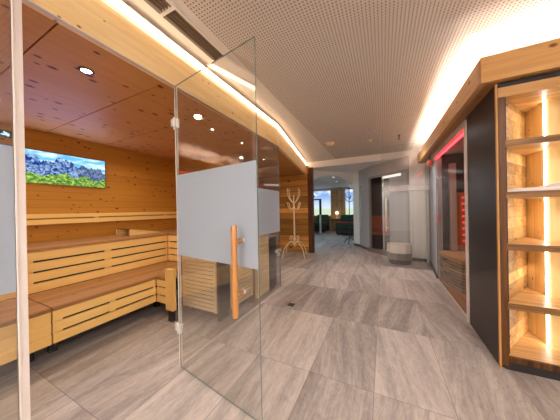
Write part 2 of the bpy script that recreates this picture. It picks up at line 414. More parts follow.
# blank upstand behind the light strip
b = B(); b.slab((GX-.06, -1.6), (GX-.06, FL0[1]), .03, 2.21, CZ); b.slab((GX-.06, FL0[1]), (FL1[0]-.06, FL1[1]), .03, 2.21, CZ)
struct(b, 'trim_3', M['peach'], 'smooth upstand behind the sauna light strip', 'trim')

# alcove with the coat stand
b = B(); b.box(-4.6, -1.85, 5.60, 5.72, 0, LZ+.05); struct(b, 'wall_back', M['oldwood'], 'brown reclaimed board wall behind the cream coat stand', 'wall')
b = B(); b.box(-1.85, -1.72, 5.585, 5.72, 0, 2.16); b.box(-1.95, -1.72, 5.66, 5.72, 2.16, LZ); struct(b, 'trim_4', M['oldpost'], 'dark brown corner post at the edge of the board wall', 'post')
b = B(); b.box(-4.66, -4.6, 3.05, 12.6, 0, 2.5); struct(b, 'wall_left_alcove', M['sauna_wall'], 'outer side wall of the alcove and relaxation room', 'wall').name = 'wall_outer'
b = B(); b.box(-4.6, WX-.1, 2.97, 3.05, 0, 2.3); struct(b, 'wall_alcove', M['sauna_end'], 'short side wall closing the alcove', 'wall').name = 'wall_alcove_side'

# arch wall
AA, AB, AC, AD, AF = (-1.90, 6.02), (-.87, 7.26), (-.67, 7.03), (-.36, 6.42), (.50, 5.50)
def arch_wall():
    b = B(); A, Q = Vector(AA), Vector(AB); L = (Q-A).length; d = (Q-A)/L; n = Vector((-d.y, d.x))*.15
    zs, za = 1.87, 2.235; arc = [(0, 0)]
    for k in range(17):
        a = PI*k/16; arc.append((L/2-L/2*math.cos(a), zs+(za-zs)*math.sin(a)))
    def solid(pts):
        f = [b.bm.verts.new((A.x+d.x*u, A.y+d.y*u, z)) for u, z in pts]; g = [b.bm.verts.new((A.x+d.x*u+n.x, A.y+d.y*u+n.y, z)) for u, z in pts]
        b.bm.faces.new(f); b.bm.faces.new(g); m = len(pts)
        for i in range(m): b.bm.faces.new((f[i], f[(i+1) % m], g[(i+1) % m], g[i]))
    for p, q in zip(arc[1:], arc[2:]): solid([p, q, (q[0], LZ), (p[0], LZ)])
    # left reveal back to the corner post, right pier face
    b.prism([(-1.74, 5.73), AA, (AA[0]+n.x, AA[1]+n.y), (-4.6, 6.2), (-4.6, 5.73)], 0, LZ)
    b.prism([AB, AC, (AC[0]+.10, AC[1]+.10), (AB[0]+.12, AB[1]+.14)], 0, LZ)
    return b
struct(arch_wall(), 'wall_arch', M['white'], 'white wall pierced by the arched opening to the relaxation room', 'wall')
b = B(); b.slab(AC, AD, .08, 0, LZ); struct(b, 'wall_grey', M['greywall'], 'cool grey wall between the arch and the steam cabin', 'wall')
b = B(); b.prism([(.50, 5.56), (.83, 5.54), (.83, 5.80), (.50, 5.80)], 0, LZ)
struct(b, 'wall_column', M['white'], 'white pier beside the steam cabin', 'pier')
b = B(); b.slab(AB, AC, -.01, 0, .07); b.slab(AC, AD, -.01, 0, .07); b.slab((.49, 5.56), (.83, 5.54), -.012, 0, .07)
struct(b, 'baseboard_far', M['base'], 'grey stone skirting along the far walls', 'skirting')
# steam cabin interior
b = B(); b.box(-.60, .9, 7.3, 7.4, 0, LZ); b.box(-.64, -.57, 7.1, 7.4, 0, LZ); struct(b, 'wall_steam_back', M['brownpanel'], 'dark brown interior of the steam cabin', 'wall')
b = B(); b.slab((.14, 6.08), (.55, 5.70), .05, 0, 2.05); struct(b, 'wall_steam_side', M['greywall'], 'pale grey panel inside the steam cabin', 'wall')
b = B(); b.slab(AD, AF, .05, 2.05, LZ); struct(b, 'wall_steam_header', M['greywall'], 'grey header above the steam cabin glass', 'wall')

# right side
RX = .79
b = B(); b.slab((.90, 5.55), (RX+.02, 4.30), .06, 0, LZ); struct(b, 'wall_right_end', M['greywall'], 'narrow pale wall panel before the infrared cabin', 'wall')
b = B(); b.slab((.885, 5.52), (RX+.005, 4.32), -.012, 0, .06); struct(b, 'baseboard_right', M['base'], 'grey skirting under the narrow pale wall panel', 'skirting')
b = B(); b.box(.83, .87, 5.44, 5.50, 0, LZ); struct(b, 'trim_5', M['alu'], 'slim grey metal post beside the white pier', 'post')
b = B(); b.box(RX-.022, RX+.03, 2.79, 2.85, 0, 2.08); struct(b, 'trim_6', M['whitepost'], 'white upright post between the cabin glass and the dark panel', 'post')
b = B(); b.prism([(.765, 2.132), (RX-.012, 2.788), (RX+.05, 2.788), (.82, 2.132)], 0, 2.10); struct(b, 'wall_right', M['darkpanel'], 'glossy dark brown wall panel between niche and infrared cabin', 'wall')
b = B(); b.box(RX-.015, RX+.035, 2.85, 5.0, 2.02, 2.10); struct(b, 'trim_7', M['alu'], 'metal header rail above the infrared cabin glass', 'rail')
# right soffit
b = B(); b.box(.66, .70, 2.10, 5.25, 2.10, 2.285); b.box(.665, .80, 5.21, 5.25, 2.10, 2.285)
struct(b, 'trim_8', M['fascia_r'], 'oak fascia running down the corridor above the infrared cabin', 'fascia')
b = B(); b.box(.66, 2.6, 2.06, 2.10, 2.10, 2.285)
struct(b, 'trim_9', M['fascia_x'], 'oak fascia above the lit shelf niche', 'fascia')
b = B(); b.box(.70, .86, 2.10, 5.21, 2.10, 2.13); b.box(.86, 2.6, 2.10, 2.20, 2.10, 2.13); b.box(.86, 2.6, 2.20, 5.25, 2.13, 2.15)
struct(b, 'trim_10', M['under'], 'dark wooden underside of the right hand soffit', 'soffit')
b = B(); b.box(.95, .99, 2.45, 5.72, 2.15, CZ); b.box(.99, 2.6, 2.45, 2.49, 2.15, CZ); struct(b, 'wall_cove', M['peach'], 'hidden upstand behind the right hand cove light', 'wall')
b = B(); led_line(b, [(.80, 5.1), (.80, 2.22), (2.5, 2.22)], .035, 2.15, 2.165)
tag(b.build('light_strip', M['led_right']), 'hidden strip lighting the ceiling above the right hand oak fascia', 'light')
# closing walls not in view
b = B(); b.box(-4.6, 2.6, -2.66, -2.6, 0, CZ); struct(b, 'wall_near', M['white'], 'plain wall behind the camera', 'wall')
b = B(); b.box(2.6, 2.66, -2.6, 12.6, 0, CZ); struct(b, 'wall_right_outer', M['white'], 'plain wall at the far right', 'wall')
b = B(); b.box(-4.6, 2.6, 12.6, 12.7, 0, CZ); struct(b, 'wall_relax_back', M['white'], 'back wall of the relaxation room', 'wall').name = 'wall_relax'
b = B(); b.box(.9, .98, 5.74, 12.6, 0, LZ); struct(b, 'wall_relax_right', M['white'], 'right wall of the relaxation room', 'wall')

# ------------------------------------------------------------------ ceiling vent
t = empty('ceiling_vent', (-1.24, .4, 2.49), 'slim linear air vent set in the ceiling beside the sauna fascia', 'vent')
b = B(); b.box(-1.31, -1.165, -1.6, 1.44, CZ-.004, CZ+.006); b2 = B()
# frame = outer rim only
b.bm.free(); b = B()
b.box(-1.312, -1.298, -1.6, 1.43, CZ-.005, CZ+.02); b.box(-1.182, -1.163, -1.6, 1.43, CZ-.005, CZ+.02); b.box(-1.312, -1.163, 1.43, 1.445, CZ-.005, CZ+.02)
for y in (.93, -.2): b.box(-1.298, -1.182, y, y+.022, CZ-.005, CZ+.02)
part(b, 'frame', M['peach'], t)
b2.bm.free(); b = B()
for k in range(4):
    x = -1.278+k*.0265; b.box(x, x+.005, -1.6, 1.43, CZ-.002, CZ+.03)
part(b, 'slats', M['slat'], t)
b = B(); b.box(-1.298, -1.182, -1.6, 1.43, CZ+.03, CZ+.045); part(b, 'backing', M['black'], t)

# ceiling fittings
t = empty('smoke_detector', (-.93, 4.25, CZ-.05), 'round white smoke detector on the ceiling, left of the smaller fittings', 'smoke detector')
b = B(); b.lathe((-.93, 4.25, CZ), [(.085, 0), (.085, -.018), (.06, -.022)]); part(b, 'base', M['cream'], t)
b = B(); b.lathe((-.93, 4.25, CZ-.022), [(.055, 0), (.055, -.022), (.03, -.036), (.0005, -.038)]); part(b, 'sensor_head', M['cream'], t)
b = B(); b.lathe((-.21, 4.45, CZ), [(.05, 0), (.05, -.012), (.03, -.03), (.0005, -.034)]); tag(b.build('ceiling_sensor', M['cream']), 'small round sensor in the middle of the far corridor ceiling', 'sensor')
b = B(); b.lathe((.277, 4.40, CZ), [(.02, 0), (.02, -.008), (.008, -.012), (.008, -.07), (.018, -.075), (.018, -.08)], 12); tag(b.build('sprinkler_head', M['dark']), 'thin hanging sprinkler head on the ceiling, rightmost of the ceiling fittings', 'sprinkler')

# ------------------------------------------------------------------ sauna glass
def pane(b, x0, x1, y0, y1, z0, z1):
    fs = b.box(x0, x1, y0, y1, z0, z1)
    dx, dy, dz = x1-x0, y1-y0, z1-z0; th = min(dx, dy, dz)
    for f in fs:
        n = f.normal if f.normal.length > 0 else None
        f.normal_update(); n = f.normal
        ax = max(range(3), key=lambda k: abs(n[k]))
        if (dx, dy, dz)[ax] != th: f.material_index = 1
GM = [M['glass'], M['glass_edge']]
t = empty('glass_partition', (GX, 2.04, 0), 'clear fixed glass pane with frosted band, between the door hinge and the coat stand alcove', 'glass partition')
b = B(); pane(b, GX-.005, GX+.005, 1.145, 2.93, .012, 2.16); part(b, 'glass_pane', GM, t)
b = B(); b.box(GX+.0055, GX+.0065, 1.15, 2.925, .87, 1.48); part(b, 'frosted_band', M['frost'], t, 'frosted white band')
b = B(); b.box(GX-.010, GX+.010, 1.145, 2.93, 0, .014); part(b, 'bottom_rail', M['alu'], t)
b = B(); b.box(GX-.012, GX+.012, 1.139, 1.149, 0, 2.16); part(b, 'side_rail', M['whitepost'], t, 'slim pale upright')
b = B(); b.box(GX-.018, GX+.018, 2.80, 2.94, .56, .60, bev=.004); b.box(GX-.018, GX+.018, 2.86, 2.90, .50, .60, bev=.004); part(b, 'clamp', M['chrome'], t)
b = B(); b.box(GX-.014, GX+.011, -1.52, 2.93, 2.16, 2.18); struct(b, 'trim_11', M['alu'], 'slim metal channel holding the top of the sauna glass', 'rail')
t = empty('glass_partition', (-1.79, 2.965, 0), 'clear glass pane across the far end of the sauna beside the heater', 'glass partition')
b = B(); pane(b, -2.15, GX-.012, 2.960, 2.970, .0, 2.16); part(b, 'glass_pane', GM, t)
b = B(); b.box(-2.19, -2.15, 2.945, 2.985, 0, 2.18); part(b, 'post', M['under'], t, 'brown wooden post')
t = empty('glass_partition', (GX, -.6, 0), 'fixed glass pane with frosted band at the left edge of the photo', 'glass partition')
b = B(); pane(b, GX-.005, GX+.005, -1.52, .330, .012, 2.16); part(b, 'glass_pane', GM, t)
b = B(); b.box(GX+.0055, GX+.0065, -1.5, .328, .87, 1.49); part(b, 'frosted_band', M['frost'], t, 'frosted white band')
b = B(); b.box(GX-.010, GX+.010, -1.52, .330, 0, .014); part(b, 'bottom_rail', M['alu'], t)
b = B(); b.box(GX-.010, GX+.010, .330, .337, 0, 2.16, bev=.002); b.box(GX-.006, GX+.006, .337, .362, 0, 2.16, bev=.002)
part(b, 'strike_rail', M['whitepost'], t, 'pale strike upright')

# open door leaf: built along local X then turned
hg = Vector((-1.425, 1.130, 0)); tip = Vector((-.623, 1.009, 0)); dv = tip-hg; L = dv.length; ang = math.atan2(dv.y, dv.x)
Rm = Matrix.Translation(hg) @ Matrix.Rotation(ang, 4, 'Z')
door = bpy.data.objects.new('door_1', None); COL.objects.link(door); door.matrix_world = Rm; ORG['door_1'] = Vector((0, 0, 0))
tag(door, 'open clear glass sauna door with frosted band and wooden bar handle', 'door', None, 'structure')
def dpart(b, name, mats, label=None, parent=None):
    p = parent or door; ORG.setdefault(p.name, Vector((0, 0, 0)))
    bmesh.ops.recalc_face_normals(b.bm, faces=b.bm.faces)
    me = bpy.data.meshes.new(name); b.bm.to_mesh(me); b.bm.free()
    for m in (mats if isinstance(mats, list) else [mats]): me.materials.append(m)
    o = bpy.data.objects.new(name, me); COL.objects.link(o); o.parent = p
    if label: o['label'] = label
    return o
b = B(); pane(b, .012, L, -.004, .004, .012, 2.158); dpart(b, 'glass_leaf', GM)
b = B(); b.box(.015, L-.003, -.0056, -.0046, .87, 1.475); dpart(b, 'frosted_band', M['frost'], 'frosted white band')
hx = L-.098; bx = hx-.011
b = B(); b.tube([(bx, -.080, .607), (bx, -.080, .612), (bx, -.080, 1.112), (bx, -.080, 1.117)], [.014, .017, .017, .014], 14)
h = dpart(b, 'handle', M['handle'], 'round orange wooden bar handle')
for z in (.732, 1.027):
    b = B(); b.tube([(bx, -.080, z), (bx, -.022, z)], .012, 12); dpart(b, 'standoff', M['handle'], 'orange wooden dowel', h)
    b = B(); b.tube([(bx, -.022, z), (bx, -.0058, z)], .013, 12); dpart(b, 'standoff_cap', M['chrome'], 'chrome cap', h)
for z in (.31, 1.87):
    b = B(); b.box(.004, .034, -.012, .012, z-.035, z+.035, bev=.003); b.tube([(.0, -.012, z-.045), (.0, -.012, z+.045)], .007, 10)
    b.box(-.03, .0, -.02, -.008, z-.02, z+.035, bev=.003); dpart(b, 'hinge', M['chrome'], 'chrome glass hinge')

# ------------------------------------------------------------------ sauna benches
def slat_front_y(b, x, y0, y1, z0, z1, n, gap, spans, th=.022):
    """horizontal boards on a front facing +X, dark gaps only within spans"""
    h = (z1-z0-gap*(n-1))/n
    for k in range(n):
        z = z0+k*(h+gap); b.box(x-th, x, y0, y1, z, z+h, bev=.002)
        if k < n-1:
            ys = [y0]+[v for s in spans for v in s]+[y1]
            for i in range(0, len(ys), 2):
                if ys[i+1]-ys[i] > .002: b.box(x-th+.002, x-.009, ys[i], ys[i+1], z+h, z+h+gap)
def slat_front_x(b, y, x0, x1, z0, z1, n, gap, spans, th=.022):
    h = (z1-z0-gap*(n-1))/n
    for k in range(n):
        z = z0+k*(h+gap); b.box(x0, x1, y, y+th, z, z+h, bev=.002)
        if k < n-1:
            xs = [x0]+[v for s in spans for v in s]+[x1]
            for i in range(0, len(xs), 2):
                if xs[i+1]-xs[i] > .002: b.box(xs[i], xs[i+1], y+.009, y+th-.002, z+h, z+h+gap)
LX, UX = -2.40, -3.00
def leg(t, x, y, w=.05, z1=.17):
    b = B(); b.box(x-w/2, x+w/2, y-w/2, y+w/2, .0, z1, bev=.003); part(b, 'leg', M['rubber'], t, 'short dark foot')
# lower benches along the picture wall (two modules) and across the end
t = empty('sauna_bench', (-2.7, 1.2, 0), 'lower slatted wooden bench below the mountain picture, right of the seam', 'bench', 'lower sauna benches')
b = B(); slat_front_y(b, LX, .738, 1.6, .155, .415, 3, .018, [(.80, 1.14), (1.19, 1.58)]); part(b, 'front_slats', M['bench'], t)
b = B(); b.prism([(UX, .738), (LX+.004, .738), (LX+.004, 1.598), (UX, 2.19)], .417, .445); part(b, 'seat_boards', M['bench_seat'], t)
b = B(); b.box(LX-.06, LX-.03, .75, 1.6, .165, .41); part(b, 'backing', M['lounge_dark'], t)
leg(t, -2.62, .80); leg(t, -2.62, 1.75)
t = empty('sauna_bench', (-2.7, .0, 0), 'lower slatted wooden bench at the left edge, nearer than the seam', 'bench', 'lower sauna benches')
b = B(); slat_front_y(b, LX, -1.45, .73, .155, .415, 3, .018, [(.0, .58), (-.9, -.1)]); part(b, 'front_slats', M['bench'], t)
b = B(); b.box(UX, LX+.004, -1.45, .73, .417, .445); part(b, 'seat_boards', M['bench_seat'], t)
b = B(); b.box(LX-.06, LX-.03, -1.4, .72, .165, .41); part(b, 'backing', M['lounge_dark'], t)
leg(t, -2.62, .66); leg(t, -2.62, -1.2)
t = empty('sauna_bench', (-2.3, 1.9, 0), 'short lower wooden bench across the sauna end, beside the heater guard', 'bench', 'lower sauna benches')
b = B(); slat_front_x(b, 1.602, LX+.006, -2.18, .155, .415, 3, .018, [(LX+.03, -2.19)]); part(b, 'front_slats', M['bench'], t)
b = B(); b.prism([(LX+.010, 1.598), (-2.18, 1.598), (-2.18, 2.19), (UX+.006, 2.19)], .417, .445); part(b, 'seat_boards', M['bench_seat'], t)
b = B(); b.box(-2.175, -2.055, 1.555, 1.60, .12, .57, bev=.004); part(b, 'end_board', M['bench'], t, 'upright pale end board')
b = B(); b.box(-2.14, -2.07, 1.56, 1.60, .0, .12, bev=.003); part(b, 'leg', M['rubber'], t, 'dark foot')
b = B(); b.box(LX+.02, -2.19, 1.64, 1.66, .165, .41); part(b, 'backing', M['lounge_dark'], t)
# upper benches
t = empty('sauna_bench', (-3.3, 1.4, 0), 'upper slatted wooden bench directly below the mountain picture', 'bench', 'upper sauna benches')
b = B(); slat_front_y(b, UX, .738, 2.2, .45, .835, 4, .018, [(.80, 1.38), (1.45, 2.18)]); part(b, 'front_slats', M['bench'], t)
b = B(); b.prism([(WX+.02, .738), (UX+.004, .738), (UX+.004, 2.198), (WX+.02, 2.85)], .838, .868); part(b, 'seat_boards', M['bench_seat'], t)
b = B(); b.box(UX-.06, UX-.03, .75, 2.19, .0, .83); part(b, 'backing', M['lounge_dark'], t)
t = empty('sauna_bench', (-3.3, -.3, 0), 'upper slatted wooden bench at the left edge behind the frosted pane', 'bench', 'upper sauna benches')
b = B(); slat_front_y(b, UX, -1.45, .73, .45, .835, 4, .018, [(-.2, .66), (-1.3, -.3)]); part(b, 'front_slats', M['bench'], t)
b = B(); b.box(WX+.02, UX+.004, -1.45, .73, .838, .868); part(b, 'seat_boards', M['bench_seat'], t)
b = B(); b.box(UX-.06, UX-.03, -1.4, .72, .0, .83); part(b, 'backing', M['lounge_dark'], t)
t = empty('sauna_bench', (-2.7, 2.5, 0), 'upper wooden bench across the far end of the sauna', 'bench', 'upper sauna benches')
b = B(); slat_front_x(b, 2.2, UX+.006, -2.22, .45, .835, 4, .018, [(UX+.03, -2.25)]); part(b, 'front_slats', M['bench'], t)
b = B(); b.prism([(UX+.010, 2.198), (-2.2, 2.198), (-2.2, 2.94), (WX+.08, 2.94), (WX+.03, 2.85)], .838, .868); part(b, 'seat_boards', M['bench_seat'], t)
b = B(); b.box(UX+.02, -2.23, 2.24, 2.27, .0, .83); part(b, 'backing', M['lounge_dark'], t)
# backrest rail on wall
t = empty('backrest_rail', (WX+.03, 1.1, 1.06), 'pair of thin wooden backrest boards along the sauna wall under the mountain picture', 'backrest')
b = B(); b.box(WX+.03, WX+.055, -1.4, 2.9, 1.075, 1.135, bev=.003); part(b, 'board', M['bench'], t)
b = B(); b.box(WX+.03, WX+.055, -1.4, 2.9, 1.15, 1.20, bev=.003); part(b, 'board', M['bench'], t)
for y in (-.8, .3, 1.55, 2.6):
    b = B(); b.box(WX, WX+.03, y, y+.05, 1.07, 1.2); part(b, 'bracket', M['bench'], t)
# headrest wedge
t = empty('headrest', (-3.42, 2.0, .868), 'sloping slatted wooden headrest lying on the upper bench', 'headrest')
b = B(); b.extrude_yz([(1.80, .869), (2.30, .869), (2.28, .885), (1.84, .965), (1.80, .955)], -3.60, -3.57); part(b, 'side_board', M['bench'], t)
b = B(); b.extrude_yz([(1.80, .869), (2.30, .869), (2.28, .885), (1.84, .965), (1.80, .955)], -3.27, -3.24); part(b, 'side_board', M['bench'], t)
b = B()
for k in range(5):
    y = 1.80+k*.098; z = .962-k*.017
    b.extrude_yz([(y, z), (y+.085, z-.0145), (y+.085, z+.0005), (y, z+.015)], -3.61, -3.23)
part(b, 'slats', M['bench_seat'], t)

# pictures
def screen(y0, y1, z0, z1, label, mat):
    t = empty('backlit_picture', (WX+.02, (y0+y1)/2, z0), label, 'picture')
    b = B(); b.box(WX, WX+.022, y0-.012, y1+.012, z0-.012, z0); b.box(WX, WX+.022, y0-.012, y1+.012, z1, z1+.012)
    b.box(WX, WX+.022, y0-.012, y0, z0, z1); b.box(WX, WX+.022, y1, y1+.012, z0, z1); part(b, 'frame', M['under'], t)
    b = B(); b.box(WX+.001, WX+.016, y0, y1, z0, z1); part(b, 'picture', mat, t)
screen(.74, 1.69, 1.562, 1.945, 'long glowing mountain and meadow panorama set in the sauna wall', mountain('alpine panorama', .74, 1.69, 1.562, 1.945, .7))
PIC = (WX+.03, 1.21, 1.75)
# small pictogram sign at the left
t = empty('exit_sign', (WX+.01, .78, 2.03), 'small dark green pictogram sign high on the sauna wall at the left edge', 'sign')
b = B(); b.box(WX, WX+.012, .735, .835, 2.03, 2.11, bev=.002); part(b, 'plate', plain('dark green sign plate', (34, 70, 56), .4), t)
sg = emis('pale sign figure', (.45, .75, .95), .9); b = B()
b.box(WX+.012, WX+.014, .755, .795, 2.055, 2.068); b.extrude_yz([(.775, 2.095), (.815, 2.075), (.812, 2.05), (.80, 2.045), (.795, 2.065), (.77, 2.08)], WX+.012, WX+.014); part(b, 'pictogram', sg, t)

# sauna downlights
for (x, y, lab) in ((-1.82, .75, 'large sauna ceiling spot nearest the camera, left of the door hinge'), (-1.69, 1.63, 'sauna ceiling spot just right of the door hinge'),
                    (-1.83, 1.96, 'second sauna ceiling spot seen through the open door'), (-1.83, 2.56, 'third sauna ceiling spot, right of the small speaker'), (-2.07, 3.6, 'faint farthest ceiling spot beyond the sauna end glass')):
    t = empty('ceiling_spotlight', (x, y, SZ-.01), lab, 'spotlight', 'sauna ceiling spotlights')
    k = 1 if y < 1 else .55
    b = B(); b.lathe((x, y, SZ), [(.030*k, -.0005), (.030*k, -.006), (.042*k, -.006), (.044*k, -.0005)], 20); part(b, 'ring', M['dark'], t)
    b = B(); b.lathe((x, y, SZ), [(.0005, -.004), (.029*k, -.004), (.029*k, -.001)], 20); part(b, 'lens', M['spot'], t)
b = B(); b.lathe((-1.75, 2.15, SZ), [(.045, 0), (.045, -.008), (.03, -.012), (.0005, -.013)], 20); tag(b.build('ceiling_speaker', M['bench_seat']), 'small round tan disc between the sauna ceiling spots', 'speaker')

# ------------------------------------------------------------------ heater behind slatted guards
t = empty('sauna_heater', (-1.8, 2.0, 0), 'dark sauna heater enclosed by pale slatted wooden guards behind the glass', 'sauna heater')
b = B(); b.box(-2.02, -1.62, 1.76, 2.34, .05, .60, bev=.01); part(b, 'housing', M['dark'], t)
b = B()
for k in range(60):
    x = random.uniform(-1.98, -1.66); y = random.uniform(1.8, 2.3); r = random.uniform(.03, .05)
    mt = Matrix.Translation((x, y, .60+random.uniform(0, .035))) @ Matrix.Rotation(random.uniform(0, 3), 4, 'Z')
    bmesh.ops.create_icosphere(b.bm, subdivisions=1, radius=r, matrix=mt @ Matrix.Diagonal((1, .8, .7, 1)))
part(b, 'stones', M['stove_stone'], t)['kind'] = 'stuff'
def guard_x(y, x0, x1, z0, z1, n):
    b = B(); b.box(x0, x0+.035, y, y+.02, z0, z1); b.box(x1-.035, x1, y, y+.02, z0, z1)
    h = (z1-z0)/n
    for k in range(n): b.box(x0+.035, x1-.035, y+.002, y+.018, z0+k*h+.004, z0+(k+1)*h-.006, bev=.002)
    b.box(x0+.03, x1-.03, y+.022, y+.028, z0, z1); return b
def guard_y(x, y0, y1, z0, z1, n):
    b = B(); b.box(x-.02, x, y0, y0+.035, z0, z1); b.box(x-.02, x, y1-.035, y1, z0, z1)
    h = (z1-z0)/n
    for k in range(n): b.box(x-.018, x-.002, y0+.035, y1-.035, z0+k*h+.004, z0+(k+1)*h-.006, bev=.002)
    b.box(x-.028, x-.022, y0+.03, y1-.03, z0, z1); return b
part(guard_x(1.68, -2.05, -1.56, .14, .70, 13), 'guard_panel', M['guard'], t)
part(guard_y(-1.505, 1.86, 2.28, .125, .70, 13), 'guard_panel', M['guard'], t)
b = B(); b.box(-1.556, -1.525, 1.69, 1.84, .06, .70, bev=.004); part(b, 'corner_post', M['dark'], t, 'dark corner housing with joints')
b = B(); b.box(-1.56, -1.52, 2.30, 2.36, .0, .72, bev=.003); part(b, 'side_post', M['stonegrey'], t, 'grey side post')
b = B(); b.box(-2.09, -2.055, 1.68, 2.0, .08, .70, bev=.003); part(b, 'side_board', M['under'], t, 'brown side board')
t = empty('storage_cabinet', (-1.6, 2.56, 0), 'tall slatted wooden box with flat wooden top beside the heater', 'cabinet')
part(guard_y(-1.505, 2.40, 2.71, .03, .85, 19), 'slatted_panel', M['guard'], t)
b = B(); b.box(-1.80, -1.54, 2.41, 2.70, .03, .85); part(b, 'body', M['guard'], t)
b = B(); b.box(-1.82, -1.485, 2.385, 2.725, .85, .885, bev=.004); part(b, 'top', M['under'], t, 'brown wooden top')
t = empty('storage_cabinet', (-1.6, 2.83, 0), 'low dark cabinet at the far end of the sauna glass', 'cabinet')
b = B(); b.box(-1.80, -1.50, 2.735, 2.94, .05, .78, bev=.004); part(b, 'body', M['dark'], t)
b = B(); b.box(-1.81, -1.49, 2.73, 2.945, .78, .80, bev=.003); part(b, 'top', M['stonegrey'], t, 'grey top')
b = B(); b.box(-1.79, -1.52, 2.745, 2.93, .0, .05); part(b, 'plinth', M['black'], t)

# ------------------------------------------------------------------ cream coat stand
def coat_stand():
    cx, cy = -2.02, 4.98
    t = empty('coat_stand', (cx, cy, 0), 'cream metal coat stand with curled hooks in front of the board wall', 'coat stand')
    b = B(); b.tube([(cx, cy, .26), (cx, cy, .35), (cx, cy, 1.50), (cx, cy, 1.56)], [.018, .022, .020, .014], 12); part(b, 'pole', M['cream'], t)
    b = B(); b.lathe((cx, cy, 1.17), [(.0205, 0), (.034, .02), (.034, .06), (.0205, .08)], 14); part(b, 'collar', M['cream'], t)
    for k in range(4):
        a = PI/4+k*PI/2+.25; c, s = math.cos(a), math.sin(a)
        P = [(.02, .30), (.08, .39), (.19, .36), (.32, .22), (.39, .012)]
        b = B(); b.tube(crv([(cx+r*c, cy+r*s, z) for r, z in P]), .011, 8)
        part(b, 'leg', M['cream'], t)
        P = [(.02, .40), (.06, .49), (.11, .53), (.15, .49), (.13, .44), (.095, .455)]
        b = B(); b.tube(crv([(cx+r*c, cy+r*s, z) for r, z in P]), .008, 8); part(b, 'scroll', M['cream'], t)
        P = [(.01, 1.36), (.08, 1.40), (.17, 1.52), (.20, 1.66), (.18, 1.72)]
        b = B(); b.tube(crv([(cx+r*c, cy+r*s, z) for r, z in P]), [.011]*24+[.013], 8); part(b, 'upper_hook', M['cream'], t)
        P = [(.01, 1.27), (.07, 1.20), (.15, 1.23), (.20, 1.33), (.21, 1.38)]
        b = B(); b.tube(crv([(cx+r*c, cy+r*s, z) for r, z in P]), [.010]*24+[.013], 8); part(b, 'lower_hook', M['cream'], t)
coat_stand()

# floor outlet
t = empty('floor_outlet', (-1.06, 2.46, 0), 'small square dark floor outlet in the tiles near the sauna glass', 'floor outlet')
b = B(); b.box(-1.105, -1.015, 2.415, 2.505, 0, .004, bev=.001); part(b, 'frame', M['stonegrey'], t)
b = B(); b.box(-1.097, -1.023, 2.423, 2.497, .004, .006); part(b, 'lid', M['black'], t)

# ------------------------------------------------------------------ steam cabin front, basin, screen
t = empty('steam_cabin_front', (.07, 5.96, 0), 'glazed steam cabin front with metal frame and tall handle, right of the arch', 'cabin front')
def along(p, q, a0, a1, th, z0, z1, b, mi=0):
    d = Vector(q)-Vector(p); b.slab(tuple(Vector(p)+d*a0), tuple(Vector(p)+d*a1), th, z0, z1, mi)
P0, P1 = AD, AF
def nudge(b, k):
    n = Vector((P1[1]-P0[1], -(P1[0]-P0[0]), 0)).normalized()*k
    bmesh.ops.translate(b.bm, verts=b.bm.verts, vec=n); return b
b = B(); along(P0, P1, 0, .045, .04, 0, 2.05, b); along(P0, P1, .96, 1, .04, 0, 2.05, b); along(P0, P1, 0.045, .96, .04, 2.0, 2.05, b)
part(b, 'frame', M['steel'], t)
b = B(); along(P0, P1, .045, .40, .01, .10, 2.0, b); part(b, 'glass_pane', M['glass_ir'], t)
b = B(); along(P0, P1, .42, .96, .01, .10, 2.0, b); part(b, 'glass_pane', M['glass_ir'], t)
b = B(); along(P0, P1, .40, .42, .02, .10, 2.0, b); part(b, 'mullion', M['steel'], t)
b = B(); along(P0, P1, 0, 1, -.06, .0, .10, b); part(b, 'sill', M['stonegrey'], t, 'grey stone sill')
hp = Vector(P0)+(Vector(P1)-Vector(P0))*.55; hn = Vector((P1[1]-P0[1], -(P1[0]-P0[0]))).normalized()*.07; hq = hp+hn
b = B(); b.tube([(hq.x, hq.y, .62), (hq.x, hq.y, 1.46)], .016, 10)
for z in (.7, 1.4): b.tube([(hq.x, hq.y, z), (hp.x, hp.y, z)], .009)
part(b, 'handle', M['cream'], t, 'tall pale bar handle')
b = nudge(B(), 0); along(P0, P1, .42, .86, -.006, 1.93, 1.99, b); part(b, 'reflection_strip', M['spot_dim'], t, 'glowing strip imitating a reflection at the head of the frame')  # emissive strip stands in for a bright reflection, not a lamp
t = empty('steam_bench', (-.05, 6.9, 0), 'orange brown bench inside the dark steam cabin', 'bench')
b = B(); b.box(-.32, .45, 6.72, 7.2, .42, .52, bev=.02); part(b, 'seat', M['leather'], t)
b = B(); b.box(-.30, .43, 6.80, 7.2, 0, .42); part(b, 'base', M['brownpanel'], t)
b = B(); b.extrude_yz([(7.12, .52), (7.2, .52), (7.28, .95), (7.2, .96)], -.32, .45); part(b, 'backrest', M['leather'], t)
